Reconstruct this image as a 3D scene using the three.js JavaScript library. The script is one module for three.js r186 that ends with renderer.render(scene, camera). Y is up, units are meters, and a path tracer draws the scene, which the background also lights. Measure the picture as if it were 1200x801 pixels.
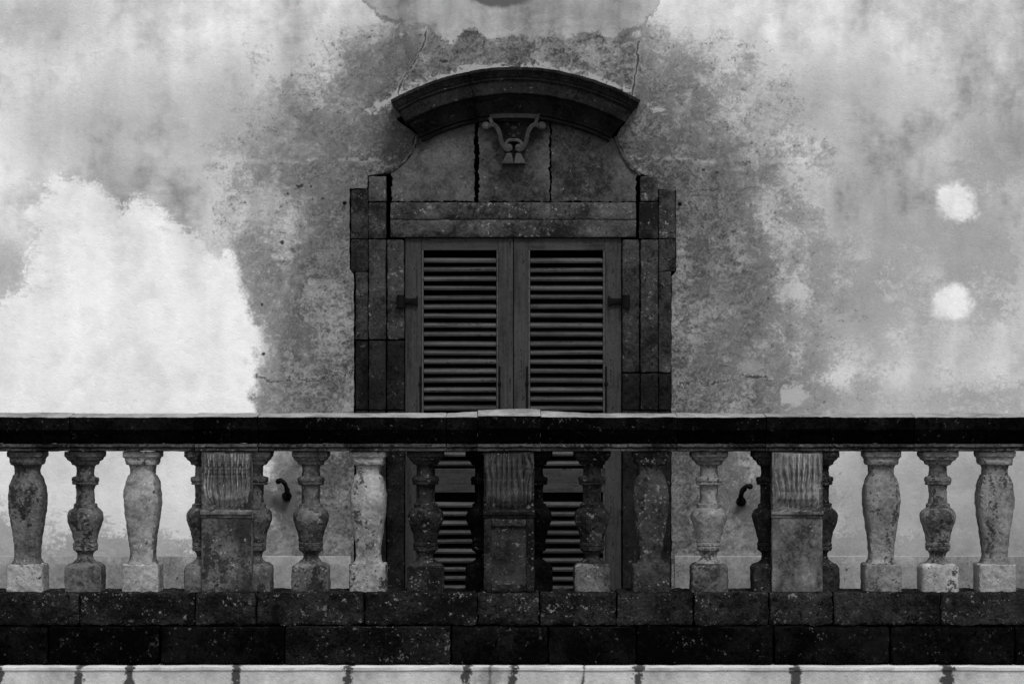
import * as THREE from 'three';
import { mergeGeometries, toCreasedNormals } from 'three/addons/utils/BufferGeometryUtils.js';
import { ImprovedNoise } from 'three/addons/math/ImprovedNoise.js';

// ------------------------------------------------------------------ camera, sky, sun, exposure
const EY = 6.2;                 // eye height: level with the coping of a first-floor balcony
const DIST = 14;                // camera to facade
const renderer = new THREE.WebGLRenderer({ antialias: true });
renderer.toneMapping = THREE.LinearToneMapping;
renderer.toneMappingExposure = 1.95;
renderer.shadowMap.enabled = true;
const scene = new THREE.Scene();
const camera = new THREE.PerspectiveCamera(2 * Math.atan(400.5 / 200 / DIST) * 180 / Math.PI, 1200 / 801, 0.1, 500);
camera.position.set(0, EY, DIST);
camera.lookAt(0, EY, 0);
camera.setViewOffset(1200, 801, 0, -83, 1200, 801);   // rising lens: keeps the verticals upright
camera.updateProjectionMatrix();

{ // overcast sky: brighter towards the zenith, neutral grey
  const w = 64, h = 32, d = new Float32Array(w * h * 4);
  for (let j = 0; j < h; j++) for (let i = 0; i < w; i++) {
    const el = ((j + 0.5) / h - 0.5) * Math.PI;
    const L = 1.15 * (1 + 2 * Math.max(0, Math.sin(el))) / 3;
    const k = (j * w + i) * 4; d[k] = d[k + 1] = d[k + 2] = L; d[k + 3] = 1;
  }
  const t = new THREE.DataTexture(d, w, h, THREE.RGBAFormat, THREE.FloatType);
  t.mapping = THREE.EquirectangularReflectionMapping; t.magFilter = THREE.LinearFilter; t.minFilter = THREE.LinearFilter; t.needsUpdate = true;
  scene.background = t; scene.environment = t;
}
const sun = new THREE.DirectionalLight(0xffffff, 1.5);
sun.position.set(3.5, EY + 12.5, 9); sun.target.position.set(0, EY, 0);
sun.castShadow = true; sun.shadow.radius = 22; sun.shadow.mapSize.set(2048, 2048);
Object.assign(sun.shadow.camera, { left: -10, right: 10, top: 10, bottom: -10, near: 1, far: 40 });
scene.add(sun, sun.target);

// ------------------------------------------------------------------ helpers
const ELEV = 200, BEL = 217;                         // drawing units per metre: facade elevation, balustrade elevation
const fx = (u) => (u - 600) / ELEV, fy = (v) => EY - (v - 483.5) / ELEV;
const bx = (u) => (u - 600) / BEL, by = (v) => EY - (v - 483.5) / BEL;
let seed = 7; const rnd = () => { seed = (seed * 1664525 + 1013904223) >>> 0; return seed / 4294967296; };
const clamp = (x, a = 0, b = 1) => Math.min(b, Math.max(a, x));
const sstep = (a, b, x) => { const t = clamp((x - a) / (b - a)); return t * t * (3 - 2 * t); };
const mix = (a, b, t) => a + (b - a) * t;
const perlin = new ImprovedNoise();

// tileable noise fields, zero mean and unit spread
const N = 1024;
function field(cells, octaves, gain, sx = 1, sy = 1) {
  const f = new Float32Array(N * N); let amp = 1, cx = cells * sx, cy = cells * sy;
  for (let o = 0; o < octaves; o++) {
    const lx = Math.max(1, Math.round(cx)), ly = Math.max(1, Math.round(cy)), lat = new Float32Array(lx * ly);
    for (let i = 0; i < lat.length; i++) lat[i] = rnd() * 2 - 1;
    for (let j = 0; j < N; j++) {
      const y = j / N * ly, y0 = Math.floor(y) % ly, y1 = (y0 + 1) % ly; let ty = y - Math.floor(y); ty = ty * ty * (3 - 2 * ty);
      for (let i = 0; i < N; i++) {
        const x = i / N * lx, x0 = Math.floor(x) % lx, x1 = (x0 + 1) % lx; let tx = x - Math.floor(x); tx = tx * tx * (3 - 2 * tx);
        const a = lat[y0 * lx + x0] + (lat[y0 * lx + x1] - lat[y0 * lx + x0]) * tx;
        const b = lat[y1 * lx + x0] + (lat[y1 * lx + x1] - lat[y1 * lx + x0]) * tx;
        f[j * N + i] += amp * (a + (b - a) * ty);
      }
    }
    amp *= gain; cx *= 2; cy *= 2;
    if (cx > N / 2 || cy > N / 2) break;
  }
  let m = 0, s = 0; for (const v of f) m += v; m /= f.length; for (const v of f) s += (v - m) ** 2; s = Math.sqrt(s / f.length);
  for (let i = 0; i < f.length; i++) f[i] = (f[i] - m) / s;
  return f;
}
function samp(f, u, v) { // u, v in tiles
  u = (u - Math.floor(u)) * N; v = (v - Math.floor(v)) * N;
  const x0 = Math.floor(u) % N, y0 = Math.floor(v) % N, x1 = (x0 + 1) % N, y1 = (y0 + 1) % N, tx = u - Math.floor(u), ty = v - Math.floor(v);
  const a = f[y0 * N + x0] * (1 - tx) + f[y0 * N + x1] * tx, b = f[y1 * N + x0] * (1 - tx) + f[y1 * N + x1] * tx;
  return a * (1 - ty) + b * ty;
}
const FC = field(4, 6, 0.62), FM = field(14, 5, 0.62), FF = field(60, 4, 0.75), FV = field(7, 5, 0.6, 2.4, 0.5), FS = field(150, 2, 0.8), FG = field(10, 4, 0.6, 0.35, 6);
const enc = (l) => { l = clamp(l); return Math.round(255 * (l <= 0.0031308 ? 12.92 * l : 1.055 * l ** (1 / 2.4) - 0.055)); };
function greyTexture(w, h, fn, colour = true) {
  const d = new Uint8Array(w * h * 4);
  for (let j = 0; j < h; j++) for (let i = 0; i < w; i++) {
    const v = fn(i, j), k = (j * w + i) * 4, e = colour ? enc(v) : Math.round(255 * clamp(v));
    d[k] = d[k + 1] = d[k + 2] = e; d[k + 3] = 255;
  }
  const t = new THREE.DataTexture(d, w, h); t.magFilter = THREE.LinearFilter; t.minFilter = THREE.LinearMipmapLinearFilter; t.generateMipmaps = true;
  t.wrapS = t.wrapT = THREE.RepeatWrapping; if (colour) t.colorSpace = THREE.SRGBColorSpace; t.needsUpdate = true; return t;
}

// ------------------------------------------------------------------ materials
const TILE = 1.6;                                     // metres covered by one stone texture
function reliefTexture(fine) {
  return greyTexture(N, N, (i, j) => {
    const k = j * N + i, ridge = 1 - Math.abs(FM[k]) * 0.6;
    return 0.5 + 0.10 * FC[k] + 0.09 * ridge * FF[k] + fine * FS[k] - 0.25 * sstep(1.5, 2.3, FF[k]);
  }, false);
}
const stoneRelief = reliefTexture(0.05); stoneRelief.repeat.set(1 / TILE, 1 / TILE);
function stone({ base, mottle = 0.3, crust = -9, crustTone = 0.012, lichen = 9, lichenTone = 0.4, streak = 0, drip = 0, ox = 0, oy = 0, bump = 0.006, spec = 0.25 }) {
  const map = greyTexture(512, 512, (i, j) => {
    i *= 2; j *= 2;
    const a = ((j + oy) % N) * N + ((i + ox) % N), b = ((j + 2 * oy + 311) % N) * N + ((i + 3 * ox + 173) % N);
    let v = base * Math.max(0.25, 1 + mottle * (0.6 * FC[b] + 0.5 * FM[a] + 0.45 * FF[a] + 0.35 * FS[a]) + streak * FV[b]);
    v = mix(v, crustTone * (1 + 0.3 * FF[b]), 0.92 * sstep(-0.6, 0.6, 0.45 * FC[a] + 0.5 * FM[b] + 0.65 * FF[a] + 0.45 * FS[b] + drip * FV[a] + crust));
    v = mix(v, lichenTone * (1 + 0.3 * FM[b]), 0.85 * sstep(-0.2, 0.7, 0.85 * FF[b] + 0.35 * FM[a] + 0.9 * FS[b] - lichen));
    return clamp(v, 0.001, 0.9);
  });
  map.repeat.set(1 / TILE, 1 / TILE);
  return new THREE.MeshPhysicalMaterial({ map, bumpMap: stoneRelief, bumpScale: bump, roughness: 0.95, specularIntensity: spec });
}
const M = {
  pale: stone({ base: 0.165, mottle: 0.24, drip: 0.6, crust: -2.0, crustTone: 0.02, lichen: 2.6, ox: 40, oy: 90 }),
  paleCrust: stone({ base: 0.155, mottle: 0.3, crust: -0.5, crustTone: 0.008, lichen: 2.4, lichenTone: 0.3, ox: 140, oy: 690 }),
  light: stone({ base: 0.105, mottle: 0.3, drip: 0.6, crust: -1.7, crustTone: 0.016, lichen: 2.8, lichenTone: 0.2, ox: 210, oy: 480 }),
  mid: stone({ base: 0.055, mottle: 0.4, drip: 0.6, crust: -1.2, crustTone: 0.008, lichen: 2.4, lichenTone: 0.14, ox: 500, oy: 160 }),
  dark: stone({ base: 0.011, mottle: 0.5, drip: 0.4, crust: -0.9, crustTone: 0.003, lichen: 2.05, lichenTone: 0.08, ox: 333, oy: 21, spec: 0.12 }),
  lichen: stone({ base: 0.022, mottle: 0.45, crust: -1.0, crustTone: 0.006, lichen: 1.8, lichenTone: 0.10, ox: 620, oy: 77, spec: 0.15 }),
  pedestal: stone({ base: 0.062, mottle: 0.32, drip: 0.7, crust: -1.4, crustTone: 0.014, lichen: 2.9, lichenTone: 0.2, streak: 0.25, ox: 700, oy: 300 }),
  pedestalLeaf: stone({ base: 0.13, mottle: 0.3, drip: 0.6, crust: -1.1, crustTone: 0.02, lichen: 2.9, streak: 0.3, ox: 30, oy: 330 }),
  black: stone({ base: 0.0025, mottle: 0.5, crust: -0.6, crustTone: 0.0012, lichen: 2.6, lichenTone: 0.035, ox: 130, oy: 610, spec: 0 }),
  litFillet: stone({ base: 0.030, mottle: 0.5, crust: -0.8, crustTone: 0.004, lichen: 2.4, lichenTone: 0.09, ox: 910, oy: 210, spec: 0.1 }),  // bed moulding: paler than the coping, light caught on the fillet painted in
  leafDark: stone({ base: 0.024, mottle: 0.45, crust: -1.0, crustTone: 0.005, lichen: 2.4, lichenTone: 0.12, streak: 0.4, ox: 240, oy: 880, spec: 0.1 }),
  crusted: stone({ base: 0.009, mottle: 0.55, crust: -0.6, crustTone: 0.003, lichen: 2.1, lichenTone: 0.085, ox: 811, oy: 420, bump: 0.014, spec: 0.08 }),
  worn: stone({ base: 0.005, mottle: 0.5, crust: -0.6, crustTone: 0.002, lichen: 2.0, lichenTone: 0.06, ox: 18, oy: 57, bump: 0.012, spec: 0.03 }),
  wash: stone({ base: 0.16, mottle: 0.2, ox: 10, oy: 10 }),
  cornice: stone({ base: 0.010, mottle: 0.35, crust: -1.2, crustTone: 0.004, lichen: 2.9, lichenTone: 0.05, ox: 77, oy: 820, spec: 0.08 }),
  tympanum: stone({ base: 0.041, mottle: 0.30, crust: -2.4, crustTone: 0.01, lichen: 2.6, lichenTone: 0.09, ox: 950, oy: 520, spec: 0.15 }),
  ornament: stone({ base: 0.035, mottle: 0.18, crust: -2.8, ox: 290, oy: 750, spec: 0.15 }),
  lintel: stone({ base: 0.031, mottle: 0.40, crust: -2.0, crustTone: 0.008, lichen: 1.9, lichenTone: 0.10, ox: 450, oy: 940, spec: 0.15 }),
  jamb: stone({ base: 0.021, mottle: 0.42, crust: -1.6, crustTone: 0.006, lichen: 2.1, lichenTone: 0.085, ox: 560, oy: 30, spec: 0.15 }),
  jambLow: stone({ base: 0.0075, mottle: 0.4, crust: -1.3, crustTone: 0.003, lichen: 2.5, lichenTone: 0.05, ox: 60, oy: 560, spec: 0.1 }),
  floor: stone({ base: 0.2, mottle: 0.3, ox: 5, oy: 700 }),
  skirting: stone({ base: 0.19, mottle: 0.18, crust: -2.4, crustTone: 0.06, ox: 870, oy: 130, bump: 0.003 }),
  newPlaster: stone({ base: 0.60, mottle: 0.06, streak: 0.03, ox: 370, oy: 640, bump: 0.003 }),
  filler: stone({ base: 0.60, mottle: 0.06, ox: 100, oy: 100, bump: 0.003 }),
  ground: stone({ base: 0.12, mottle: 0.25 }),
  room: new THREE.MeshStandardMaterial({ color: new THREE.Color().setRGB(0.05, 0.05, 0.05), roughness: 1 }),
  iron: new THREE.MeshPhysicalMaterial({ color: new THREE.Color().setRGB(0.003, 0.003, 0.003), roughness: 0.8, specularIntensity: 0.1 }),
};
function wood(base, vertical, oy = 0) {
  const map = greyTexture(512, 512, (i, j) => {
    const u = i / 512, v = j / 512, g = vertical ? samp(FG, v * 1 + oy, u * 1) : samp(FG, u, v + oy);
    const c = samp(FC, u + oy, v), f = samp(FF, u, v + oy);
    let t = base * (1 + 0.16 * g + 0.10 * c + 0.08 * f);
    t = mix(t, base * 0.25, sstep(1.9, 2.4, g + 0.5 * f));
    return Math.max(0.004, t);
  });
  map.repeat.set(1 / 0.8, 1 / 0.8);
  const b = map.clone(); b.colorSpace = THREE.NoColorSpace; b.needsUpdate = true;
  return new THREE.MeshPhysicalMaterial({ map, roughness: 0.8, specularIntensity: 0.15, bumpMap: stoneRelief, bumpScale: 0.0015 });
}
M.woodV = wood(0.026, true, 0.1); M.woodH = wood(0.026, false, 0.3); M.slatA = wood(0.044, false, 0.6); M.slatC = wood(0.039, false, 0.42); M.slatB = wood(0.033, false, 0.85);

// facade plaster: pale limewash, ragged grime round the doorway, repairs, cracks (8 x 5.33 m sheet)
const segDist = (px, py, pts) => { let b = 1e9; for (let k = 0; k + 1 < pts.length; k++) { const [ax, ay] = pts[k], [cx, cy] = pts[k + 1], dx = cx - ax, dy = cy - ay, t = clamp(((px - ax) * dx + (py - ay) * dy) / (dx * dx + dy * dy)); b = Math.min(b, Math.hypot(px - ax - t * dx, py - ay - t * dy)); } return b; };
const scarEdge = [[400, -60], [425, 0], [445, 22], [462, 31], [500, 35], [530, 50], [547, 42], [590, 41], [620, 46], [650, 36], [690, 43], [740, 46], [755, 30], [772, 0], [790, -60]];
const scarY = (x) => { for (let k = 0; k + 1 < scarEdge.length; k++) if (x >= scarEdge[k][0] && x < scarEdge[k + 1][0]) return mix(scarEdge[k][1], scarEdge[k + 1][1], (x - scarEdge[k][0]) / (scarEdge[k + 1][0] - scarEdge[k][0])); return -999; };
const cracks = [[[496, 36], [495, 52], [492, 66], [480, 83], [470, 100], [469, 112]], [[748, 50], [745, 75], [742, 95], [739, 112]],
  [[795, 452], [806, 451], [815, 447], [828, 452], [842, 445], [855, 445], [866, 440], [880, 441], [905, 444]], [[300, 440], [318, 446], [340, 444], [366, 446], [390, 439], [414, 437]]];
const chips = [[351, 218, 5, 2.5], [364, 219, 2, 2], [378, 233, 3, 2], [330, 284, 4, 4], [306, 357, 2, 2], [337, 227, 2, 2], [840, 202, 3, 2], [824, 199, 3, 2], [308, 415, 2, 2], [900, 350, 1.5, 1.5], [484, 133, 2, 2], [520, 72, 5, 2.5], [366, 233, 2, 2]];
const renderOutline = [[-900, 660], [-900, 380], [-300, 250], [-40, 330], [14, 356], [40, 310], [28, 250], [50, 228], [78, 205], [104, 212], [124, 246], [150, 238], [172, 258], [188, 268], [224, 267], [238, 288], [264, 302], [280, 296], [286, 330], [298, 352], [301, 400], [303, 440], [302, 487], [309, 560], [312, 660]];
const inside = (x, y) => { // signed distance to the outline, positive within
  let c = false; for (let i = 0, j = renderOutline.length - 1; i < renderOutline.length; j = i++) { const [ax, ay] = renderOutline[i], [qx, qy] = renderOutline[j]; if ((ay > y) !== (qy > y) && x < (qx - ax) * (y - ay) / (qy - ay) + ax) c = !c; }
  return segDist(x, y, renderOutline) * (c ? 1 : -1);
};
const WW = 2048, WH = 1365, wallMap = (() => {
  return greyTexture(WW, WH, (i, j) => {
    const X = -4 + 8 * i / WW, Y = EY - 1.5 + 5.332 * j / WH, px = 600 + X * ELEV, py = 483.5 - (Y - EY) * ELEV;
    const u = X / 1.9, v = Y / 1.9;
    const c1 = samp(FC, u * 0.55 + 0.13, v * 0.55), c2 = samp(FC, u * 1.3 + 0.4, v * 1.3 + 0.2), m = samp(FM, u + 0.7, v), wv = samp(FV, u * 0.7, v * 0.7 + 0.3);
    const f = samp(FF, u * 1.1 + 0.02 * m, v * 1.1), s = samp(FS, u * 1.3, v * 1.3);
    const ru = 0.78 * u + 0.62 * v, rv = 0.78 * v - 0.62 * u, sc1 = samp(FV, ru * 2.6 + 0.04 * m, rv * 2.6), sc2 = samp(FV, rv * 2.2 + 0.3, ru * 2.2 + 0.04 * m);
    const flake = Math.max(1 - Math.abs(sc1) * 2.2, 1 - Math.abs(sc2) * 2.6);   // thin curled edges of old limewash
    // pale limewash, with blotches
    let a = 0.415 * (1 + 0.11 * c1 + 0.10 * c2 + 0.07 * m + 0.07 * wv + 0.03 * f);
    // broad damp blotches with ragged outlines
    for (const [x, y, rx, ry, t] of [[215, 150, 130, 42, 0.30], [320, 140, 55, 48, 0.25], [140, 215, 36, 26, 0.24], [0, 320, 34, 30, 0.26], [1030, 270, 120, 60, 0.20], [1180, 180, 40, 32, 0.21], [960, 125, 90, 34, 0.28], [1120, 300, 90, 50, 0.25], [1010, 470, 170, 26, 0.21], [1000, 370, 130, 70, 0.21], [30, 20, 60, 30, 0.28], [930, 300, 70, 60, 0.24], [1080, 570, 210, 70, 0.25]]) {
      if (Math.abs(px - x) > rx * 2.4 || Math.abs(py - y) > ry * 2.4) continue;
      const q = 1 - Math.hypot((px - x) / rx, (py - y) / ry) + 0.34 * c2 + 0.26 * m + 0.16 * f + 0.1 * s;
      a = mix(a, t * (1 + 0.08 * m + 0.05 * f), 0.75 * sstep(-0.7, 0.9, q));
    }
    // grime round the doorway
    const hw = py > 250 ? 325 : py > 30 ? mix(160, 325, Math.sqrt((py - 30) / 220)) : 160 - (30 - py) * 3;
    const d = (Math.abs(px - 605) - hw + (px < 605 ? 26 * sstep(330, 250, py) - 8 : 0)) / 62;
    const g = sstep(-1.15, 1.25, -d + 0.36 * c2 + 0.30 * m + 0.24 * f + 0.18 * s - 0.05);
    const old = 0.45 * sstep(-0.6, 1.2, 0.6 * c1 + 0.5 * m + 0.5 * f - 0.35);             // places where more limewash is left
    const fA = samp(FV, ru * 6.2 + 0.16 * m + 0.1 * c2, rv * 6.2 + 0.1 * c2), fB = samp(FV, rv * 5.6 + 0.3 + 0.12 * c2, ru * 5.6 + 0.16 * m), fibre = mix(fA, fB, sstep(-0.3, 0.3, m + 0.4 * c2));   // brush and trowel strokes laid bare
    const tone = mix(0.072, 0.150, old) * Math.max(0.3, 1 + 0.16 * c2 + 0.14 * m + 0.20 * f + 0.26 * s + 0.10 * wv + 0.15 * fibre);
    a = mix(a, tone, g * 0.97);
    // curled pale flakes, scratches and black pocks in the weathered plaster
    a = mix(a, 0.24, g * 0.38 * sstep(0.72, 1, flake) * sstep(-0.5, 0.9, c2 + 0.5 * m + 0.5 * f));
    a *= 1 - 0.35 * g * sstep(0.8, 1, 1 - Math.abs(sc1 - 0.5) * 2.2) * sstep(-0.3, 0.9, m - 0.4 * c2);
    a *= 1 - 0.6 * g * sstep(1.9, 2.7, f + 0.6 * s);
    // old scar above the cornice
    const sy = scarY(px) + 3 * m + 1.5 * f;
    if (py < sy) a = mix(a, 0.215 * (1 + 0.14 * c2 + 0.16 * wv + 0.08 * m + 0.06 * f), 0.85);
    a *= 1 - 0.45 * sstep(4, 0.5, Math.abs(py - sy + 1.5) + m) * (0.6 + 0.4 * clamp(c2 + 0.5));
    a = mix(a, 0.075, sstep(0.05, 0.35, 1 - Math.hypot((px - 586) / 46, (py + 6) / 18) + 0.06 * m + 0.04 * f));
    // pale render line of an old repair
    const ly = 187 + 1.6 * c2 + 0.8 * m, on = (px > 230 && px < 470) || (px > 738 && px < 1010) ? 1 : 0;
    a = mix(a, 0.38, 0.42 * on * sstep(4.2, 0.6, Math.abs(py - ly) + 0.5 * f) * sstep(-1.6, 1.0, 0.6 * m + 0.5 * c1 + 0.5 * f));
    a = mix(a, 0.27, 0.8 * sstep(0, 0.6, 1 - Math.hypot((px - 364) / 8, (py - 186) / 4.5) + 0.35 * f + 0.2 * m));
    a = mix(a, 0.32, 0.8 * sstep(0, 0.6, 1 - Math.hypot((px - 928) / 13, (py - 462) / 11) + 0.4 * m + 0.25 * f));
    a = mix(a, 0.2, sstep(0, 0.4, 1 - Math.hypot((px - 878) / 16, (py - 432) / 10) + 0.3 * f) * 0.7);
    // newer white render left of the door and two dabs of filler on the right
    if (px < 345) { const q = inside(px + 5 * c2 + 4 * m + 2.5 * f, py + 5 * m - 4 * c2 + 2.5 * f) / 9 + 0.22 * f + 0.2 * s; a = mix(a, 0.585 * (1 + 0.05 * c2 + 0.045 * m + 0.03 * wv + 0.015 * f) * (1 - 0.14 * sstep(0.4, 2.6, m + 0.7 * c2)), sstep(-0.9, 0.9, q)); }
    for (const [x, y, n] of [[1117, 238, 4], [1113, 355, 2.6]]) if (Math.abs(px - x) < 50 && Math.abs(py - y) < 50) { const q = 1 - (Math.abs((px - x) / 22) ** n + Math.abs((py - y) / 19) ** n) ** (1 / n) + 0.1 * c2 + 0.12 * m + 0.06 * f; a = mix(a, 0.53 * (1 + 0.05 * m + 0.03 * f), sstep(-0.25, 0.45, q)); }
    // crumbled pale mortar along the top of the cornice
    { const r = Math.hypot(px - 604, py - 374); if (py < 135 && r < 304) a = mix(a, 0.27, 0.8 * sstep(0.2, 1.1, 1.2 - Math.abs(r - 296.5) / 4 + 0.6 * f + 0.5 * m)); }
    // cracks and chips
    for (const c of cracks) { if (px < Math.min(c[0][0], c[c.length - 1][0]) - 14 || px > Math.max(c[0][0], c[c.length - 1][0]) + 14 || py > Math.max(c[0][1], c[c.length - 1][1]) + 16 || py < Math.min(c[0][1], c[c.length - 1][1]) - 16) continue; const q = segDist(px + 1.5 * m, py + 1.5 * f, c); if (q < 4) { a = mix(a, 0.3, 0.25 * sstep(3, 1.6, q)); a = mix(a, 0.02, 0.9 * sstep(1.25, 0.6, q)); } }
    for (const [x, y, rx, ry] of chips) if (Math.abs(px - x) < 12 && Math.abs(py - y) < 12) a = mix(a, 0.025, sstep(0, 0.5, 1 - Math.hypot((px - x) / rx, (py - y) / ry) + 0.2 * f));
    // splashed dirt low on the wall, above the skirting
    a = mix(a, 0.25 * (1 + 0.1 * m + 0.06 * f), 0.9 * sstep(-0.5, 0.7, (py - 618) / 30 + 0.35 * c2 + 0.35 * m + 0.25 * f + 0.15 * s) * (1 - g));
    // rust and soot staining under the iron shutter stays
    for (const [x, y] of [[326, 590], [873, 590]]) a = mix(a, 0.07, 0.85 * sstep(-0.1, 0.7, 1 - Math.hypot((px - x) / 17, (py - y) / 20) + 0.35 * m + 0.25 * f));
    return clamp(a, 0.01, 0.8);
  });
})();
wallMap.wrapS = wallMap.wrapT = THREE.MirroredRepeatWrapping;
wallMap.repeat.set(1 / 8, 1 / 5.332); wallMap.offset.set(0.5, -(EY - 1.5) / 5.332);
const wallRelief = reliefTexture(0.03); wallRelief.repeat.set(1 / 1.3, 1 / 1.3);
M.plaster = new THREE.MeshPhysicalMaterial({ map: wallMap, bumpMap: wallRelief, bumpScale: 0.0025, roughness: 0.97, specularIntensity: 0.2 });

// ------------------------------------------------------------------ geometry helpers
const V = (x, y, z) => new THREE.Vector3(x, y, z);
function roughen(g, amp, freq, s = 0) {               // moves coincident corners together, so edges stay closed
  const p = g.attributes.position;
  for (let i = 0; i < p.count; i++) {
    const x = p.getX(i), y = p.getY(i), z = p.getZ(i); let d = [0, 0, 0];
    for (const [F, A] of [[freq, 0.6], [freq * 2.7, 0.4]]) { d[0] += A * perlin.noise(x * F + s, y * F + 3.1, z * F + 7.7); d[1] += A * perlin.noise(x * F + 11.3, y * F + s + 5.9, z * F); d[2] += A * perlin.noise(x * F + 23.1, y * F + 1.7, z * F + s); }
    p.setXYZ(i, x + amp * d[0] * 1.6, y + amp * d[1] * 1.6, z + amp * d[2] * 1.6);
  }
  return g;
}
function boxUV(g, ox = 0, oy = 0) {                    // uv in metres on each face's main plane
  if (g.index) g = g.toNonIndexed();
  const p = g.attributes.position, uv = new Float32Array(p.count * 2), a = V(), b = V(), c = V(), n = V();
  for (let i = 0; i < p.count; i += 3) {
    a.fromBufferAttribute(p, i); b.fromBufferAttribute(p, i + 1); c.fromBufferAttribute(p, i + 2);
    n.copy(b).sub(a).cross(V().copy(c).sub(a)); const nx = Math.abs(n.x), ny = Math.abs(n.y), nz = Math.abs(n.z);
    [a, b, c].forEach((q, k) => { const [u, v] = nz >= nx && nz >= ny ? [q.x, q.y] : nx >= ny ? [q.z, q.y] : [q.x, q.z]; uv[(i + k) * 2] = u + ox; uv[(i + k) * 2 + 1] = v + oy; });
  }
  g.setAttribute('uv', new THREE.BufferAttribute(uv, 2)); return g;
}
function finish(g, { amp = 0, freq = 14, s = 0, crease = 0.7, uv = true } = {}) {
  if (g.index) g = g.toNonIndexed();
  for (const k of Object.keys(g.attributes)) if (k !== 'position') g.deleteAttribute(k);
  if (amp) roughen(g, amp, freq, s);
  g = toCreasedNormals(g, crease);
  return uv ? boxUV(g, uv === true ? rnd() * 3 : 0, uv === true ? rnd() * 3 : 0) : boxUV(g);
}
function block(x0, x1, y0, y1, z0, z1, r = 0.006, cell = 0.05) { // box with worn, rounded edges
  const w = x1 - x0, h = y1 - y0, d = z1 - z0; r = Math.min(r, w * 0.3, h * 0.3, d * 0.3);
  const seg = (l) => Math.max(3, Math.min(60, Math.round(l / cell) + 2));
  const nx = seg(w), ny = seg(h), nz = seg(Math.min(d, 0.2));
  const g = new THREE.BoxGeometry(1, 1, 1, nx, ny, nz), p = g.attributes.position;
  const place = (t, n, l) => { const k = Math.round((t + 0.5) * n); return k === 0 ? -l / 2 : k === n ? l / 2 : k === 1 ? -l / 2 + r : k === n - 1 ? l / 2 - r : -l / 2 + r + (l - 2 * r) * (k - 1) / (n - 2); };
  const q = V(), c = V();
  for (let i = 0; i < p.count; i++) {
    q.set(place(p.getX(i), nx, w), place(p.getY(i), ny, h), place(p.getZ(i), nz, d));
    c.set(clamp(q.x, -w / 2 + r, w / 2 - r), clamp(q.y, -h / 2 + r, h / 2 - r), clamp(q.z, -d / 2 + r, d / 2 - r));
    const e = q.clone().sub(c); if (e.lengthSq() > 1e-12) { e.setLength(r); q.copy(c).add(e); }
    p.setXYZ(i, q.x + (x0 + x1) / 2, q.y + (y0 + y1) / 2, q.z + (z0 + z1) / 2);
  }
  return g;
}
function plainBox(x0, x1, y0, y1, z0, z1) { const g = new THREE.BoxGeometry(x1 - x0, y1 - y0, z1 - z0); g.translate((x0 + x1) / 2, (y0 + y1) / 2, (z0 + z1) / 2); return g; }
function bar(x0, x1, y0, y1, z0, z1, bev = 0.003) {    // board with small chamfers
  const s = new THREE.Shape(); s.moveTo(x0 + bev, y0 + bev); s.lineTo(x1 - bev, y0 + bev); s.lineTo(x1 - bev, y1 - bev); s.lineTo(x0 + bev, y1 - bev); s.closePath();
  const g = new THREE.ExtrudeGeometry(s, { depth: z1 - z0 - 2 * bev, bevelEnabled: true, bevelThickness: bev, bevelSize: bev, bevelSegments: 1 }); g.translate(0, 0, z0 + bev); return g;
}
function plate(pts, z0, z1, bev = 0.005, holes = []) { // outline in metres with thickness
  const s = new THREE.Shape(pts.map((p) => new THREE.Vector2(...p))); for (const h of holes) s.holes.push(new THREE.Path(h.map((p) => new THREE.Vector2(...p))));
  const g = new THREE.ExtrudeGeometry(s, { depth: z1 - z0 - (bev ? 2 * bev : 0), bevelEnabled: bev > 0, bevelThickness: bev, bevelSize: bev, bevelOffset: -bev, bevelSegments: 2 }); g.translate(0, 0, z0 + bev); return g;
}
function band(pts, w, z0, z1, bev = 0.004, closed = false) { // ribbon of constant width along a curve
  const c = new THREE.CatmullRomCurve3(pts.map((p) => V(p[0], p[1], 0)), closed, 'catmullrom', 0.5), n = pts.length * 6, L = [], R = [];
  for (let i = 0; i <= n; i++) { const p = c.getPoint(i / n), t = c.getTangent(i / n); L.push([p.x - t.y * w / 2, p.y + t.x * w / 2]); R.push([p.x + t.y * w / 2, p.y - t.x * w / 2]); }
  return plate([...R, ...L.reverse()], z0, z1, bev);
}
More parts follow.
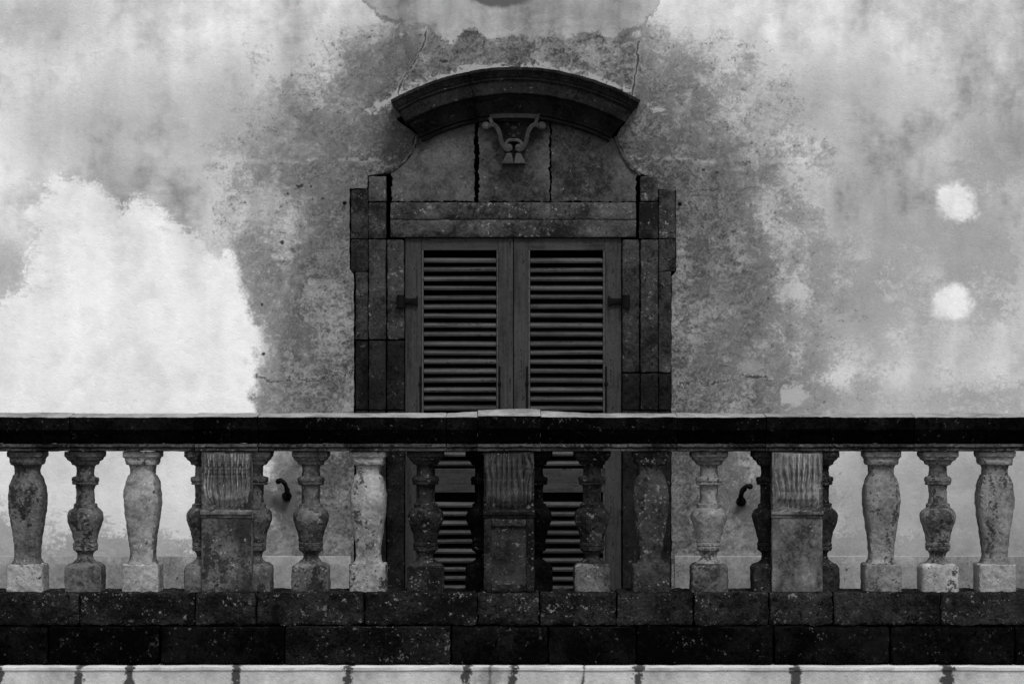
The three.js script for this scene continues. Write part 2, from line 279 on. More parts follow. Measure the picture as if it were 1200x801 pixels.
function loft(prof, cx, cz, seg = 44, a0 = 0, a1 = Math.PI * 2) { // [y, half width, squareness]
  const rings = []; for (let k = 0; k + 1 < prof.length; k++) { const [y, h, n] = prof[k], [Y, H, n2] = prof[k + 1], m = Math.max(1, Math.round(Math.hypot(Y - y, H - h) / 0.012)); for (let i = 0; i < m; i++) { const t = i / m; rings.push([mix(y, Y, t), mix(h, H, t), mix(n, n2, t)]); } } rings.push(prof[prof.length - 1]);
  const pos = [], idx = [];
  for (const [y, h, n] of rings) for (let i = 0; i <= seg; i++) { const a = a0 + (a1 - a0) * i / seg, c = Math.cos(a), s = Math.sin(a), r = h / (Math.abs(c) ** n + Math.abs(s) ** n) ** (1 / n); pos.push(cx + r * c, y, cz + r * s); }
  for (let k = 0; k + 1 < rings.length; k++) for (let i = 0; i < seg; i++) { const p = k * (seg + 1) + i, q = p + seg + 1; idx.push(p, p + 1, q, p + 1, q + 1, q); }
  for (const [k, flip] of [[0, true], [rings.length - 1, false]]) { const b = pos.length / 3; pos.push(cx, rings[k][0], cz); for (let i = 0; i < seg; i++) { const p = k * (seg + 1) + i; flip ? idx.push(b, p + 1, p) : idx.push(b, p, p + 1); } }
  const up = prof[prof.length - 1][0] > prof[0][0]; if (up) for (let i = 0; i < idx.length; i += 3) { const t = idx[i]; idx[i] = idx[i + 1]; idx[i + 1] = t; }
  const g = new THREE.BufferGeometry(); g.setAttribute('position', new THREE.Float32BufferAttribute(pos, 3)); g.setIndex(idx); return g;
}
function sweepX(section, x0, x1, cell = 0.03) {        // closed section [y, z] along x
  const n = Math.max(2, Math.round((x1 - x0) / cell)), m = section.length, pos = [], idx = [];
  for (let i = 0; i <= n; i++) for (const [y, z] of section) pos.push(mix(x0, x1, i / n), y, z);
  for (let i = 0; i < n; i++) for (let k = 0; k < m; k++) { const a = i * m + k, b = i * m + (k + 1) % m, c = a + m, d = b + m; idx.push(a, c, b, b, c, d); }
  const tri = THREE.ShapeUtils.triangulateShape(section.map(([y, z]) => new THREE.Vector2(z, y)), []);
  for (const [a, b, c] of tri) { idx.push(a, b, c); idx.push(n * m + a, n * m + c, n * m + b); }
  const g = new THREE.BufferGeometry(); g.setAttribute('position', new THREE.Float32BufferAttribute(pos, 3)); g.setIndex(idx); return g;
}

const used = {};
const numbered = (n) => { used[n] = (used[n] || 0) + 1; return used[n] === 1 ? n : n + '_' + String(used[n] - 1).padStart(3, '0'); };
function mesh(name, geo, mat, parent, label) {
  const m = new THREE.Mesh(geo, mat); m.name = name; m.castShadow = m.receiveShadow = true; parent.add(m); if (label) m.userData.label = label; return m;
}
function thing(name, label, category, group) { const o = new THREE.Group(); o.name = numbered(name); o.userData = { label, category }; if (group) o.userData.group = group; scene.add(o); return o; }
function structure(name, geo, mat) { const m = mesh(name, geo, mat, scene); m.userData.kind = 'structure'; return m; }

// ------------------------------------------------------------------ setting
{ const g = new THREE.PlaneGeometry(300, 300); g.rotateX(-Math.PI / 2); structure('ground', boxUV(g), M.ground); }
const FLOOR = EY - 1.12;
// dark room behind the louvres
structure('room_interior', boxUV(mergeGeometries([
  plainBox(-2.2, 2.2, FLOOR - 0.3, FLOOR - 0.02, -3.2, -0.31), plainBox(-2.2, 2.2, EY + 2.2, EY + 2.4, -3.2, -0.31),
  plainBox(-2.4, -2.2, FLOOR - 0.3, EY + 2.4, -3.2, -0.31), plainBox(2.2, 2.4, FLOOR - 0.3, EY + 2.4, -3.2, -0.31), plainBox(-2.4, 2.4, FLOOR - 0.3, EY + 2.4, -3.4, -3.2)])), M.room);

// ------------------------------------------------------------------ facade wall with the opening for the stone surround
const arcPt = (R, deg) => [fx(604) + R * Math.sin(deg * Math.PI / 180), fy(372) + R * Math.cos(deg * Math.PI / 180)];
const leftCurve = [[489, 158], [486, 168], [481, 179], [472, 190], [460, 199], [452, 203]];
const rightCurve = [[721, 160], [725, 172], [731, 184], [739, 195], [746, 202], [751, 205]];
const wob = (pts, a = 0.003, F = 22) => { const out = []; for (let k = 0; k < pts.length; k++) { const p = pts[k], q = pts[(k + 1) % pts.length], n = Math.max(1, Math.round(Math.hypot(q[0] - p[0], q[1] - p[1]) / (F > 30 ? 0.009 : 0.02))); for (let i = 0; i < n; i++) { const x = mix(p[0], q[0], i / n), y = mix(p[1], q[1], i / n); out.push([x + a * 1.8 * perlin.noise(x * F, y * F, 3), y + a * 1.8 * perlin.noise(x * F, y * F, 9)]); } } return out; };
const topArc = []; for (let d = -31; d <= 30; d += 2) topArc.push(arcPt(1.36, d));
const openingPts = wob([[fx(414.5), FLOOR], [fx(414.5), fy(321)], [fx(409.5), fy(315)], [fx(409.5), fy(220.5)], [fx(430.5), fy(220.5)], [fx(430.5), fy(205.5)], [fx(448), fy(203)],
  ...leftCurve.slice().reverse().map(([a, b]) => [fx(a - 2), fy(b - 1)]), ...topArc, ...rightCurve.map(([a, b]) => [fx(a + 2), fy(b - 1)]), [fx(770.5), fy(207)], [fx(770.5), fy(222)], [fx(792.5), fy(222.5)], [fx(792.5), fy(318)], [fx(787), fy(324)], [fx(787), FLOOR]], 0.0028);
const wall = thing('facade_wall', 'weathered pale plaster house wall behind the balcony with dark grime round the doorway', 'wall');
mesh('plaster', boxUV(plate([[-9, 0], [9, 0], [9, 12], [-9, 12]], -0.3, 0, 0, [openingPts])), M.plaster, wall);
{
  const sk = (u0, u1) => finish(block(fx(u0), fx(u1), FLOOR, fy(651), -0.02, 0.014, 0.008, 0.08), { amp: 0.004, freq: 6 });
  mesh('skirting', sk(-700, 411), M.skirting, wall); mesh('skirting', sk(790, 1900), M.skirting, wall);
}

// ------------------------------------------------------------------ stone door surround
const sur = thing('door_surround', 'dark carved stone doorway surround with arched cornice and stepped shoulders', 'door surround');
const ZB = -0.26;
function dressed(name, u0, u1, v0, v1, z, mat, amp = 0.0048, label) { return mesh(name, finish(block(fx(u0), fx(u1), fy(v1), fy(v0), ZB, z, 0.007, 0.03), { amp, freq: 27, s: u0 }), mat, sur, label); }
for (const s of [0, 1]) {
  const U = (a, b) => s ? [1203 - b, 1203 - a] : [a, b], base = 483.5 + 1.12 * ELEV, j2 = s ? 436 : 397.5;
  dressed('shoulder_stone', ...U(432, 452.5), 207, 236, 0.026, M.lintel);
  dressed('jamb_stone', ...U(411.5, 431.2), 222.5, 279.5, 0.016, M.jamb);
  dressed('jamb_stone', ...U(432.2, s ? 454 : 452), 237.3, 279.5, 0.027, M.jamb);
  dressed('jamb_stone', ...U(411.5, 431.2), 280.7, 318, 0.016, M.jamb);
  dressed('jamb_stone', ...U(416.8, 431.2), 318.3, j2, 0.016, M.jamb);
  dressed('jamb_stone', ...U(432.2, 452.2), 280.7, j2, 0.027, M.jamb);
  dressed('jamb_stone', ...U(453.8, 473.5), 280.7, j2, 0.012, M.jamb);
  for (const [a, b, z] of [[416.8, 431.2, 0.016], [432.2, 452.2, 0.027], [453.4, 473.5, 0.012]]) { dressed('jamb_stone', ...U(a, b), j2 + 1.6, 480, z, M.jambLow); dressed('jamb_stone', ...U(a, b), 481, base, z, M.jambLow); }
}
dressed('lintel', 457.5, 745.5, 257.2, 278, 0.013, M.lintel, 0.003); dressed('lintel', 457.5, 745.5, 237.3, 257.1, 0.018, M.lintel, 0.003);
{ // three tympanum panels
  const arcY = (u) => { const x = fx(u) - fx(604), R = 1.185; return fy(372) + Math.sqrt(R * R - x * x); };
  const run = (a, b) => { const o = []; for (let k = 0; k <= 14; k++) { const u = mix(a, b, k / 14); o.push([fx(u), arcY(u) + 0.01]); } return o; };
  const L = [[fx(459), fy(236)], [fx(459), fy(202)], ...leftCurve.slice().reverse().slice(1).map(([a, b]) => [fx(a + 1), fy(b + 1)]), ...run(491, 556), [fx(556), fy(236)]];
  const C = [[fx(561), fy(236)], ...run(561, 644.2), [fx(644.2), fy(236)]];
  const R = [[fx(646), fy(236)], ...run(646, 718), ...rightCurve.map(([a, b]) => [fx(a - 1), fy(b + 1)]), [fx(745.5), fy(206)], [fx(745.5), fy(236)]];
  for (const [o, z] of [[L, 0.014], [C, 0.018], [R, 0.012]]) mesh('tympanum_panel', finish(plate(wob(wob(o, 0.005), 0.006, 52), ZB, z, 0.004), { crease: 0.5 }), M.tympanum, sur);
  // plaster-worn raised rims that follow the concave shoulders
  for (const c of [leftCurve, rightCurve]) mesh('shoulder_rim', finish(band(c.map(([a, b]) => [fx(a), fy(b)]), 0.018, -0.1, 0.026, 0.006), { amp: 0.004, freq: 30 }), M.lintel, sur);
}
{ // arched cornice: three stones, moulding mitred back to the wall at both ends
  const cen = [fx(604), fy(377)];
  const prof = [[1.182, 0.030], [1.184, 0.070], [1.190, 0.082], [1.199, 0.082], [1.203, 0.062], [1.209, 0.062], [1.212, 0.084], [1.221, 0.084], [1.224, 0.070], [1.240, 0.080], [1.262, 0.098], [1.284, 0.124], [1.298, 0.150], [1.302, 0.160], [1.312, 0.162], [1.313, 0.215], [1.318, 0.222], [1.392, 0.226], [1.394, 0.240], [1.408, 0.242], [1.410, 0.250], [1.426, 0.262], [1.440, 0.274], [1.444, 0.282], [1.456, 0.282], [1.462, 0.274], [1.470, 0.0]];
  const cstone = (s0, s1, end0, end1, extra, mat) => { // s: metres along the arc at radius 1.3
    const n = 30, m = prof.length, pos = [], idx = [], col = [];
    if (end0) col.push([0, 1]); for (let i = 0; i <= n; i++) col.push([i / n, 0]); if (end1) col.push([1, 1]);
    for (const [t, flat] of col) for (const [r, z] of prof) { const q = z * 0.78 + extra, a0 = s0 - (end0 ? q * 0.3 : 0), a1 = s1 + (end1 ? q * 0.3 : 0), a = mix(a0, a1, t) / 1.3; pos.push(cen[0] + r * Math.sin(a), cen[1] + r * Math.cos(a), flat || z === 0 ? -0.06 : q); }
    for (let i = 0; i + 1 < col.length; i++) for (let k = 0; k + 1 < m; k++) { const a = i * m + k, b = a + 1, c = a + m, d = c + 1; idx.push(a, c, b, b, c, d); }
    for (const [e, flag, flip] of [[0, end0, 0], [col.length - 1, end1, 1]]) if (!flag) { const o = e * m, p0 = pos.length / 3, k0 = prof[0][0]; const ref = pos.slice((o) * 3, o * 3 + 3); pos.push(ref[0], ref[1], -0.06); for (let k = 0; k + 1 < m; k++) flip ? idx.push(p0, o + k + 1, o + k) : idx.push(p0, o + k, o + k + 1); }
    const g = new THREE.BufferGeometry(); g.setAttribute('position', new THREE.Float32BufferAttribute(pos, 3)); g.setIndex(idx);
    mesh('cornice_stone', finish(g, { amp: 0.0035, freq: 16, crease: 0.45, s: s0 }), mat, sur);
  };
  const S = 0.605, k0 = -0.235, k1 = 0.235;
  cstone(-S, k0, true, false, 0, M.cornice); cstone(k0 - 0.002, k1 + 0.002, false, false, 0.012, M.cornice); cstone(k1, S, false, true, 0, M.cornice);
}
{ // carved cartouche hanging under the cornice
  const z = 0.020, P = (a, b) => [fx(a), fy(b)];
  const o = mesh('carved_ornament', finish(plate([P(577, 142), P(630, 142), P(620, 152), P(615, 166), P(611, 174), P(595, 174), P(590, 166), P(585, 150)], z - 0.01, z + 0.008, 0.003), { amp: 0.003, freq: 40 }), M.jambLow, sur, 'scroll shaped carved cartouche with a bell pendant');
  const bandM = (pts, w = 0.026, z1 = z + 0.06) => mesh('scroll', finish(band(pts.map(([a, b]) => P(a, b)), w, z - 0.005, z1, 0.005), { crease: 0.6 }), M.ornament, o);
  bandM([[574, 138.5], [585, 137.5], [602, 137.2], [620, 137.5], [632, 138.5]]);
  for (const s of [-1, 1]) {
    const X = (d) => 602 + s * d;
    bandM([[X(28), 139], [X(26.5), 143], [X(25.5), 146]], 0.02);
    bandM([[X(29), 149.5], [X(24), 147.5], [X(19), 152], [X(16.2), 159], [X(14.5), 167], [X(11.5), 173.5], [X(7), 177], [X(3), 175]]);
    bandM([[X(9.5), 174], [X(9), 169.5], [X(5.5), 166], [X(0), 165.5]], 0.018);
    for (const [d, y, r] of [[32.5, 149, 0.027], [6.5, 174.5, 0.026]]) { const g = new THREE.SphereGeometry(r, 20, 14); g.scale(1, 1, 0.75); g.translate(...P(X(d), y), z + 0.04); mesh('scroll_boss', finish(g, { crease: 1.2 }), M.ornament, o); }
    mesh('bell_pendant', finish(plate([P(X(2.6), 181), P(X(8), 181), P(X(14), 193.5), P(X(0.3), 193.5), P(X(0.3), 191)], z - 0.005, z + 0.075, 0.008), {}), M.ornament, o);
  }
  for (const [a, b, r] of [[594, 146, 0.014], [610, 146, 0.014], [602, 151, 0.018], [597, 158, 0.010], [607, 158, 0.010], [602, 160, 0.012]]) { const g = new THREE.SphereGeometry(r, 12, 8); g.scale(1, 0.8, 0.6); g.translate(...P(a, b), z + 0.008); mesh('leaf_relief', finish(g, { amp: 0.003, freq: 60, crease: 1 }), M.jamb, o); }
}

// ------------------------------------------------------------------ louvred shutters
function shutter(u0, u1, l0, l1, hingeSide, label) {
  const t = thing('louvred_shutter', label, 'shutter', 'pair of closed shutters in the doorway'), zf = -0.012, zk = -0.058, bot = 483.5 + 1.09 * ELEV;
  const B = (name, a, b, c, d, z0, z1, mat) => mesh(name, boxUV(bar(fx(a), fx(b), fy(d), fy(c), z0, z1, 0.0025), rnd(), rnd()), mat, t);
  B('stile', u0, l0, 278.6, bot, zk, zf, M.woodV); B('stile', l1, u1, 278.6, bot, zk, zf, M.woodV);
  const a = l0 + 0.05, b = l1 - 0.05;
  B('rail', a, b, 278.6, 293, zk, zf - 0.001, M.woodH); B('rail', a, b, 549, 577, zk, zf - 0.001, M.woodH); B('rail', a, b, 693, bot, zk, zf - 0.001, M.woodH);
  for (const [v0, v1] of [[293, 549], [577, 693]]) for (const [p, q] of [[l0, l0 + 2.2], [l1 - 2.2, l1]]) B('glazing_bead', p + 0.06, q - 0.06, v0 + 0.1, v1 - 0.1, zk + 0.01, zf + 0.004, M.slatA);
  const slat = (v, k) => {
    const w = (l1 - l0 - 4.8) / ELEV, g = bar(-w / 2, w / 2, -0.0085, 0.0085, -0.024, 0.024, 0.003);
    g.rotateX((24 + 9 * (rnd() - 0.5)) * Math.PI / 180); g.rotateZ((rnd() - 0.5) * 0.014);
    g.translate(fx((l0 + l1) / 2), fy(v + (rnd() - 0.5) * 1.3), (zk + zf) / 2 + 0.006);
    mesh('slat', boxUV(g, rnd() * 2, rnd() * 2), [M.slatA, M.slatB, M.slatC][Math.floor(rnd() * 3)], t);
  };
  let k = 0; for (let v = 304.5; v < 546; v += 10.8) { if (Math.abs(v - 450) < 3) B('flap_rail', l0 + 2.4, l1 - 2.4, 448, 452, zk + 0.005, zf - 0.012, M.slatB); else slat(v, k++); }
  for (let v = 591; v < 693; v += 10.8) slat(v, k++);
  for (const x of [l0 - 2.4, l1 + 0.4]) { // flat iron side straps of the lifting flap
    const g = bar(fx(x), fx(x + 2), fy(484), fy(429), zf - 0.001, zf + 0.006, 0.001); mesh('flap_strap', boxUV(g), M.iron, t);
    mesh('flap_pin', boxUV(bar(fx(x - 1), fx(x + 3), fy(451), fy(447.5), zf, zf + 0.011, 0.001)), M.iron, t);
  }
  const s = hingeSide, X = (d) => fx((s < 0 ? u0 : u1) - s * d), Y = fy(352);
  const strap = [[X(15), Y + 0.030], [X(12.5), Y + 0.014], [X(5), Y + 0.012], [X(-3), Y + 0.018], [X(-3), Y - 0.020], [X(4), Y - 0.017], [X(11), Y - 0.022], [X(15), Y - 0.032]];
  const hinge = mesh('strap_hinge', finish(plate(s < 0 ? strap.slice().reverse() : strap, zf - 0.001, zf + 0.024, 0.002), { amp: 0.002, freq: 40 }), M.iron, t);
  const cyl = new THREE.CylinderGeometry(0.022, 0.025, 0.075, 14); cyl.translate(X(-5), Y - 0.006, 0.024); mesh('hinge_knuckle', finish(cyl, { amp: 0.002, freq: 50 }), M.iron, hinge);
  const pin = new THREE.CylinderGeometry(0.008, 0.011, 0.09, 10); pin.rotateX(Math.PI / 2); pin.translate(X(-8), Y, -0.012); mesh('hinge_pin', finish(pin, { amp: 0.002, freq: 50 }), M.iron, hinge);
}
shutter(474.6, 601.2, 494, 584, -1, 'grey louvred wooden shutter whose iron hinge is on the bright plaster patch side');
shutter(602.2, 728.4, 619, 709, 1, 'grey louvred wooden shutter hinged on the side of the two white filler spots');

// ------------------------------------------------------------------ ironwork on the wall
for (const [u, v, s, lab] of [[332, 574, 1, 'curved black iron shutter stay on the wall by the bright plaster patch'], [873, 580, -1, 'curved black iron shutter stay on the wall opposite the bright plaster patch']]) {
  const t = thing('shutter_stay', lab, 'shutter stay', 'iron shutter stays on the wall'), x = fx(u), y = fy(v);
  const c = new THREE.CatmullRomCurve3([V(x - s * 0.02, y + 0.055, 0.09), V(x + s * 0.0, y + 0.056, 0.10), V(x + s * 0.025, y + 0.02, 0.085), V(x + s * 0.03, y - 0.03, 0.05), V(x + s * 0.02, y - 0.045, -0.02)]);
  const g = new THREE.TubeGeometry(c, 30, 0.014, 12); mesh('hook', finish(g, { amp: 0.007, freq: 34, crease: 1 }), M.iron, t);
  const e = new THREE.SphereGeometry(0.017, 12, 8); e.translate(x - s * 0.022, y + 0.054, 0.09); mesh('hook_tip', finish(e, { crease: 1 }), M.iron, t);
  const d = new THREE.CylinderGeometry(0.024, 0.030, 0.02, 16); d.rotateX(Math.PI / 2); d.translate(x + s * 0.02, y - 0.036, 0.006); mesh('wall_plate', finish(d, { amp: 0.005, freq: 30 }), M.iron, t);
}
for (const [u, v, lab] of [[404, 238, 'small iron nail in the plaster beside the jamb, bright patch side'], [796.5, 239, 'small iron nail in the plaster beside the jamb, filler spots side']]) {
  const t = thing('iron_nail', lab, 'nail', 'iron nails beside the surround');
  const h = new THREE.SphereGeometry(0.012, 14, 10); h.scale(1, 1, 0.6); h.translate(fx(u), fy(v), 0.022); mesh('nail_head', finish(h, { crease: 1 }), M.iron, t);
  const n = new THREE.CylinderGeometry(0.005, 0.005, 0.05, 8); n.rotateX(Math.PI / 2); n.translate(fx(u), fy(v), -0.003); mesh('nail_shank', finish(n, { crease: 1 }), M.iron, t);
}

// ------------------------------------------------------------------ balcony deck and its edge
const ZC = 1.0;                                       // centre line of the balustrade
const bal = thing('stone_balcony', 'stone balcony deck edged with a black crusted course over a pale streaked cornice', 'balcony');
const XE = 4.75;
mesh('deck', finish(plainBox(-XE, XE, FLOOR - 0.3, FLOOR, 0.016, ZC - 0.17), {}), M.floor, bal);
{ const cuts = [-XE, -3.9, -3.05, bx(60), bx(190), bx(335), bx(529), bx(642), bx(745), bx(905), bx(1040), 2.7, 3.3, 4.0, XE];
  for (let k = 0; k + 1 < cuts.length; k++) mesh('edge_stone', finish(block(cuts[k] + 0.003, cuts[k + 1] - 0.003, by(775.5), by(732.5), ZC - 0.165, ZC + 0.195 + 0.006 * (rnd() - 0.5), 0.012, 0.03), { amp: 0.007, freq: 12, s: k }), k === 5 ? M.worn : M.black, bal);
  // pale projecting cornice under the edge, with black drip streaks
  const drips = [[5, 5], [100, 4.5], [155, 5], [280, 4.5], [410, 5], [548, 5], [602, 4.5], [748, 5.5], [930, 5], [1105, 7], [-90, 5], [-180, 6], [1260, 5], [1350, 6], [575, 1.5], [683, 1.2]];
  const map = greyTexture(2048, 128, (i, j) => {
    const X = -XE + 2 * XE * i / 2048, px = 600 + X * BEL, q = j / 128, u = X / 1.6, v = q * 0.26 / 1.6;
    let a = 0.36 * (1 + 0.10 * samp(FC, u, v) + 0.06 * samp(FM, u, v) + 0.05 * samp(FF, u, v));
    for (const [x, w] of drips) { const e = w * (1 + 0.28 * samp(FF, u * 0.7 + x, v * 0.9) + 0.2 * samp(FS, u, v)) - Math.abs(px - x - 1.2 * samp(FC, x * 0.37, v * 3)); a = mix(a, 0.02, 0.93 * sstep(-1.2, 1.6, e)); }
    const bl = 1 - Math.hypot((px - 572) / 14, (q - 0.75) / 0.5) + 0.4 * samp(FM, u, v * 2); a = mix(a, 0.12, 0.6 * sstep(0, 0.6, bl));
    return a;
  });
  map.repeat.set(1 / (2 * XE), 1 / 0.34); map.offset.set(0.5, -(by(777) - 0.30) / 0.34);
  const mat = new THREE.MeshPhysicalMaterial({ map, bumpMap: stoneRelief, bumpScale: 0.004, roughness: 0.95, specularIntensity: 0.2 });
  const y = by(777), z = ZC + 0.26, sec = [[y, ZC - 0.3], [y, z - 0.004], [y - 0.004, z], [y - 0.020, z], [y - 0.024, z - 0.006], [y - 0.030, z - 0.008], [y - 0.22, z - 0.012], [y - 0.27, z - 0.10], [y - 0.34, ZC - 0.1], [y - 0.34, ZC - 0.3]];
  mesh('pale_cornice', finish(sweepX(sec, -XE, XE, 0.05), { amp: 0.0025, freq: 9, uv: false }), mat, bal);
  mesh('support_slab', finish(plainBox(-XE, XE, y - 0.34, FLOOR - 0.302, 0.016, ZC - 0.302), {}), M.floor, bal);
}

// ------------------------------------------------------------------ balustrade
const bst = thing('stone_balustrade', 'weathered stone balustrade of turned and flat balusters between carved pedestals along the balcony', 'balustrade');
const PED = [-408, -73, 266, 596.5, 934, 1268, 1600], HALF = 29.5;
{ // base course
  const cuts = [-XE, -3.7, -2.95, bx(95), bx(230), bx(302), bx(427.5), bx(560), bx(632), bx(722), bx(812), bx(900), bx(975), bx(1100), 2.9, 3.6, XE];
  for (let k = 0; k + 1 < cuts.length; k++) mesh('base_stone', finish(block(cuts[k] + 0.003, cuts[k + 1] - 0.003, by(731.5), by(693), ZC - 0.165, ZC + 0.165 + 0.008 * (rnd() - 0.5), 0.013, 0.02), { amp: 0.008, freq: 22, s: k * 3 }), M.crusted, bst);
}
// coping: moulded underside, sloping weathered top
function coping(u0, u1, out, lift, lap) {
  const z = (d) => ZC + d + out, y = (v) => by(v - lift), f = [[489, 0.155], [490, 0.160], [503, 0.159], [505.5, 0.150], [509, 0.128], [514, 0.108], [519.6, 0.096]];
  const sec = [...f.map(([v, d]) => [v > 515 ? by(v) : y(v), z(d)]), ...f.slice().reverse().map(([v, d]) => [v > 515 ? by(v) : y(v), ZC - d - out])];
  mesh('coping_stone', finish(sweepX(sec, bx(u0) + 0.002, bx(u1) - 0.002, 0.025), { amp: 0.004, freq: 13, crease: 0.5, s: u0 }), M.black, bst);
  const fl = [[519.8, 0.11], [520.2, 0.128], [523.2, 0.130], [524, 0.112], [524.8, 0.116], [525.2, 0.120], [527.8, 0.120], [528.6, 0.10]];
  mesh('bed_moulding', finish(sweepX([...fl.map(([v, d]) => [by(v), z(d)]), ...fl.slice().reverse().map(([v, d]) => [by(v), ZC - d - out])], bx(u0) + 0.002, bx(u1) - 0.002, 0.025), { amp: 0.003, freq: 16, crease: 0.5, s: u0 }), M.litFillet, bst);
  const top = [[y(489) + 0.0015, z(0.150)], [y(489) + 0.004, z(0.148)], [y(484), ZC], [y(489) + 0.004, ZC - 0.148 - out], [y(489) + 0.0015, ZC - 0.150 - out]];
  const tg = sweepX(top, bx(u0) + 0.002, bx(u1) - 0.002, 0.025), tp = tg.attributes.position;
  for (let i = 0; i < tp.count; i++) if (Math.abs(tp.getZ(i) - ZC) < 0.05) tp.setY(i, tp.getY(i) + 0.020 * Math.max(0, 1 - Math.abs(tp.getX(i) - bx(610)) / 0.40) + 0.004 * perlin.noise(tp.getX(i) * 2.3, 1.5, 2.5));   // the coping has settled, highest over the middle pedestal
  mesh('coping_top', finish(tg, { amp: 0.003, freq: 9, s: u0 }), M.wash, bst, 'pale sloping top of a coping stone');
}
PED.forEach((p, i) => {
  coping(p - 37, p + 37, 0.014, p === 596.5 ? 1.4 : 0.6);
  if (i + 1 < PED.length) { const a = p + 37, b = PED[i + 1] - 37, cut = p === 266 ? 523 : p === 596.5 ? 793 : a + (b - a) * (0.35 + 0.3 * rnd()); coping(a, cut, 0, 0); coping(cut, b, 0, 0); }
});
// balusters
const U = 1 / BEL, capProf = [[529.2, 21], [530, 21.5], [534.6, 21.3], [535.6, 20.2], [536.6, 19.2], [538.5, 18.6], [541, 15.6], [543.5, 14.8], [544.4, 14.2], [545, 11.4], [546, 10.8]];
const turned = [[545.8, 10.6], [552, 10.4], [558, 10.8], [559, 13], [559.6, 15.2], [561, 16], [563.6, 16], [565.4, 14.6], [566, 15.4], [567.8, 15], [568.6, 11.2], [574, 10.7], [584, 10.6], [590, 11.2], [591.2, 13.8], [595.4, 14], [596.2, 15.4], [598, 18], [601, 20.2], [605, 21.1], [610, 20.7], [616, 18.6], [624, 15.7], [631, 14.2], [635.2, 13.8], [636, 13.2], [637, 14.2], [640, 14.5], [640.8, 13.6], [642, 14.4], [645.4, 14], [646.4, 11.6], [649.5, 9.4], [653, 9], [656, 10.2], [659, 13.4], [661, 16.6]];
const flatP = [[545.8, 15.2], [549, 14.2], [553, 14], [556, 14.4], [558, 16.2], [563, 18.2], [570, 20], [580, 21.2], [590, 21.2], [602, 20.2], [616, 18], [630, 16], [642, 14.7], [650, 14.2], [656, 14.8], [659, 16.2], [661, 17.6]];
const basP = [[660.5, 15], [661.4, 17.4], [663, 19.6], [665, 21], [669, 21.4], [693.4, 21.6]];
function baluster(u, kind, mat, baseMat, half = 0) {
  const cx = bx(u), a0 = half ? (half > 0 ? -Math.PI / 2 : Math.PI / 2) : 0, a1 = half ? a0 + Math.PI : Math.PI * 2, sg = half ? 24 : 44, sq = kind === 'flat' ? 5 : 2.25;
  const mk = (pr, n) => loft(pr.map(([v, w]) => [by(v), w * U, n]), cx, ZC, sg, a0, a1), o = { amp: 0.0046, freq: 30, crease: 0.55, s: u };
  const b = mesh(half ? 'half_baluster' : 'baluster', finish(mk(kind === 'flat' ? flatP : turned, sq), o), mat, bst, half ? undefined : kind === 'flat' ? 'swelling flat sided baluster' : 'turned vase shaped baluster');
  const cp = kind === 'flat' ? capProf.map(([v, w], k) => [v, k > 5 ? w + 3.8 : w]) : capProf;
  mesh('capital', finish(loft(cp.map(([v, w], k) => [by(v), w * U, k < 6 ? 14 : 5]), cx, ZC, sg * 2, a0, a1), o), mat, b);
  mesh('base_block', finish(loft((kind === 'flat' ? [[661.2, 20.6], [662.2, 21.4], [693.4, 21.8]] : basP).map(([v, w]) => [by(v), w * U, 14]), cx, ZC, sg * 2, a0, a1), o), baseMat || mat, b);
}
baluster(362.5, 'turned', M.mid); baluster(430.5, 'flat', M.pale, M.paleCrust); baluster(498, 'turned', M.dark);
baluster(694.5, 'turned', M.dark, M.mid); baluster(763.5, 'flat', M.lichen); baluster(832.5, 'turned', M.light, M.mid);
baluster(164, 'flat', M.pale); baluster(96, 'turned', M.mid); baluster(28, 'flat', M.mid, M.pale);
baluster(1036, 'flat', M.light); baluster(1103, 'turned', M.light, M.pale); baluster(1170, 'flat', M.light, M.pale);
for (const [a, k] of [[-308, 'turned'], [-240, 'flat'], [-172, 'turned'], [1366, 'turned'], [1434, 'flat'], [1502, 'turned']]) baluster(a, k, M.mid);

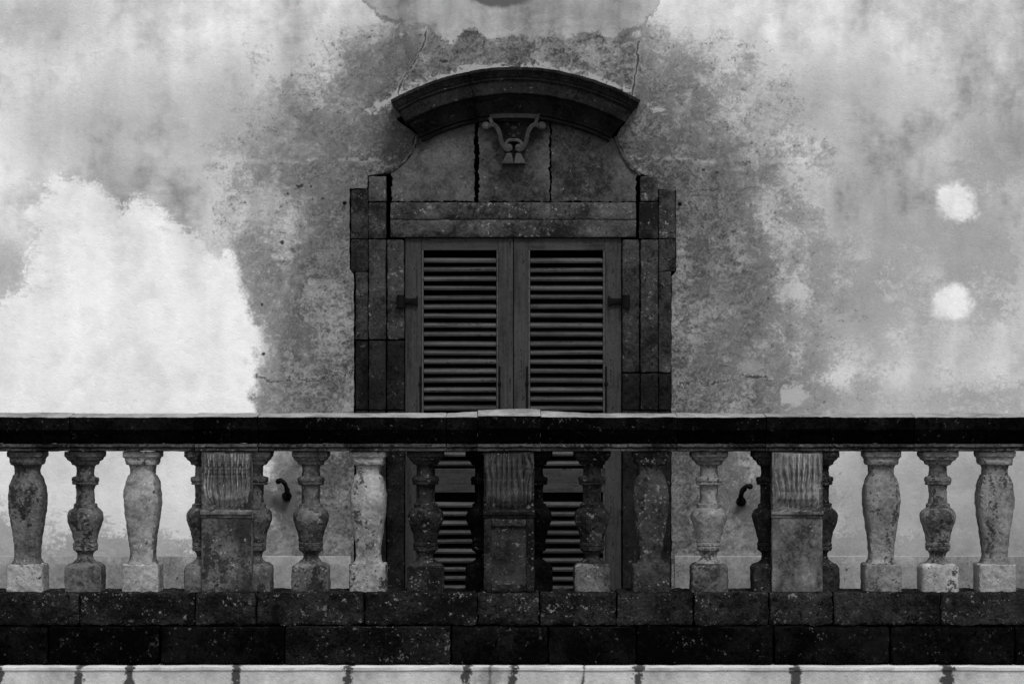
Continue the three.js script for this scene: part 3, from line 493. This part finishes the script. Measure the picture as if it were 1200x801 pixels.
// pedestals
function pedestal(u, mat, leafMat, panelled, halfMat) {
  const x0 = bx(u - HALF), x1 = bx(u + HALF), zf = ZC + 0.125, die = mesh('pedestal', finish(block(x0, x1, by(693.4), by(529), ZC - 0.125, zf, 0.006, 0.03), { amp: 0.003, freq: 18, s: u }), mat, bst);
  // carved leaf: fluted, swelling towards the top and scalloped below
  const nx = 72, ny = 40, pos = [], idx = [], hw = (x1 - x0) / 2 - 0.004, cx = (x0 + x1) / 2, yt = by(531), yb = by(596);
  for (let j = 0; j <= ny; j++) for (let i = 0; i <= nx; i++) {
    const q = i / nx * 2 - 1, t = j / ny, w = hw * (1 - 0.10 * t ** 1.8 + 0.03 * Math.sin(t * 9 + u)), fold = q * 4.3 + 0.16 * Math.sin(t * 4 + q * 4 + u) + 0.3 * perlin.noise(q * 2.2, t * 2.2, u);
    const ridge = 0.5 + 0.5 * Math.cos(fold * 2 * Math.PI), scal = 1 - 0.07 * (1 - ridge) * (0.5 + perlin.noise(q * 3, 0.5, u)) - 0.10 * q * q;
    const edge = Math.min(1, (1 - Math.abs(q)) * 7, (1 - t) * 7), curl = Math.exp(-(((t - 0.82) / 0.13) ** 2));
    const z = edge * (0.012 + 0.020 * (1 - t) + 0.026 * ridge * (0.6 + 0.4 * Math.sin(Math.PI * Math.min(1, t + 0.1))) + 0.006 * curl + 0.007 * perlin.noise(q * 9, t * 9, u));
    pos.push(cx + q * w, mix(yt, yb, t * scal), zf - 0.004 + z);
  }
  for (let j = 0; j < ny; j++) for (let i = 0; i < nx; i++) { const a = j * (nx + 1) + i, c = a + nx + 1; idx.push(a, c, a + 1, a + 1, c, c + 1); }
  const g = new THREE.BufferGeometry(); g.setAttribute('position', new THREE.Float32BufferAttribute(pos, 3)); g.setIndex(idx);
  mesh('carved_leaf', finish(g, { crease: 1.1 }), leafMat, die);
  const y = (v) => by(v), sec = [[y(597), zf - 0.02], [y(597), zf + 0.008], [y(599), zf + 0.018], [y(602), zf + 0.018], [y(603), zf + 0.008], [y(606), zf + 0.006], [y(607), zf - 0.02]];
  mesh('moulding', finish(sweepX(sec, x0 - 0.004, x1 + 0.004, 0.02), { amp: 0.002, freq: 20 }), mat, die);
  if (panelled) { const F = (a, b, c, d) => mesh('panel_frame', finish(block(bx(a), bx(b), by(d), by(c), zf - 0.02, zf + 0.014, 0.004, 0.02), { amp: 0.002, freq: 24 }), mat, die); F(u - HALF + 0.4, u - 20.5, 608, 692.4); F(u + 20.5, u + HALF - 0.4, 608, 692.4); F(u - 20, u + 20, 608, 616); F(u - 20, u + 20, 684, 692.4); }
  baluster(u + HALF, 'turned', halfMat, null, 1); baluster(u - HALF, 'turned', halfMat, null, -1);
}
pedestal(596.5, M.dark, M.leafDark, true, M.black); pedestal(266, M.pedestal, M.pedestalLeaf, false, M.mid); pedestal(934, M.pedestal, M.pedestalLeaf, false, M.dark);
for (const u of [-408, -73, 1268, 1600]) pedestal(u, M.pedestal, M.pedestalLeaf, false, M.mid);

renderer.render(scene, camera);
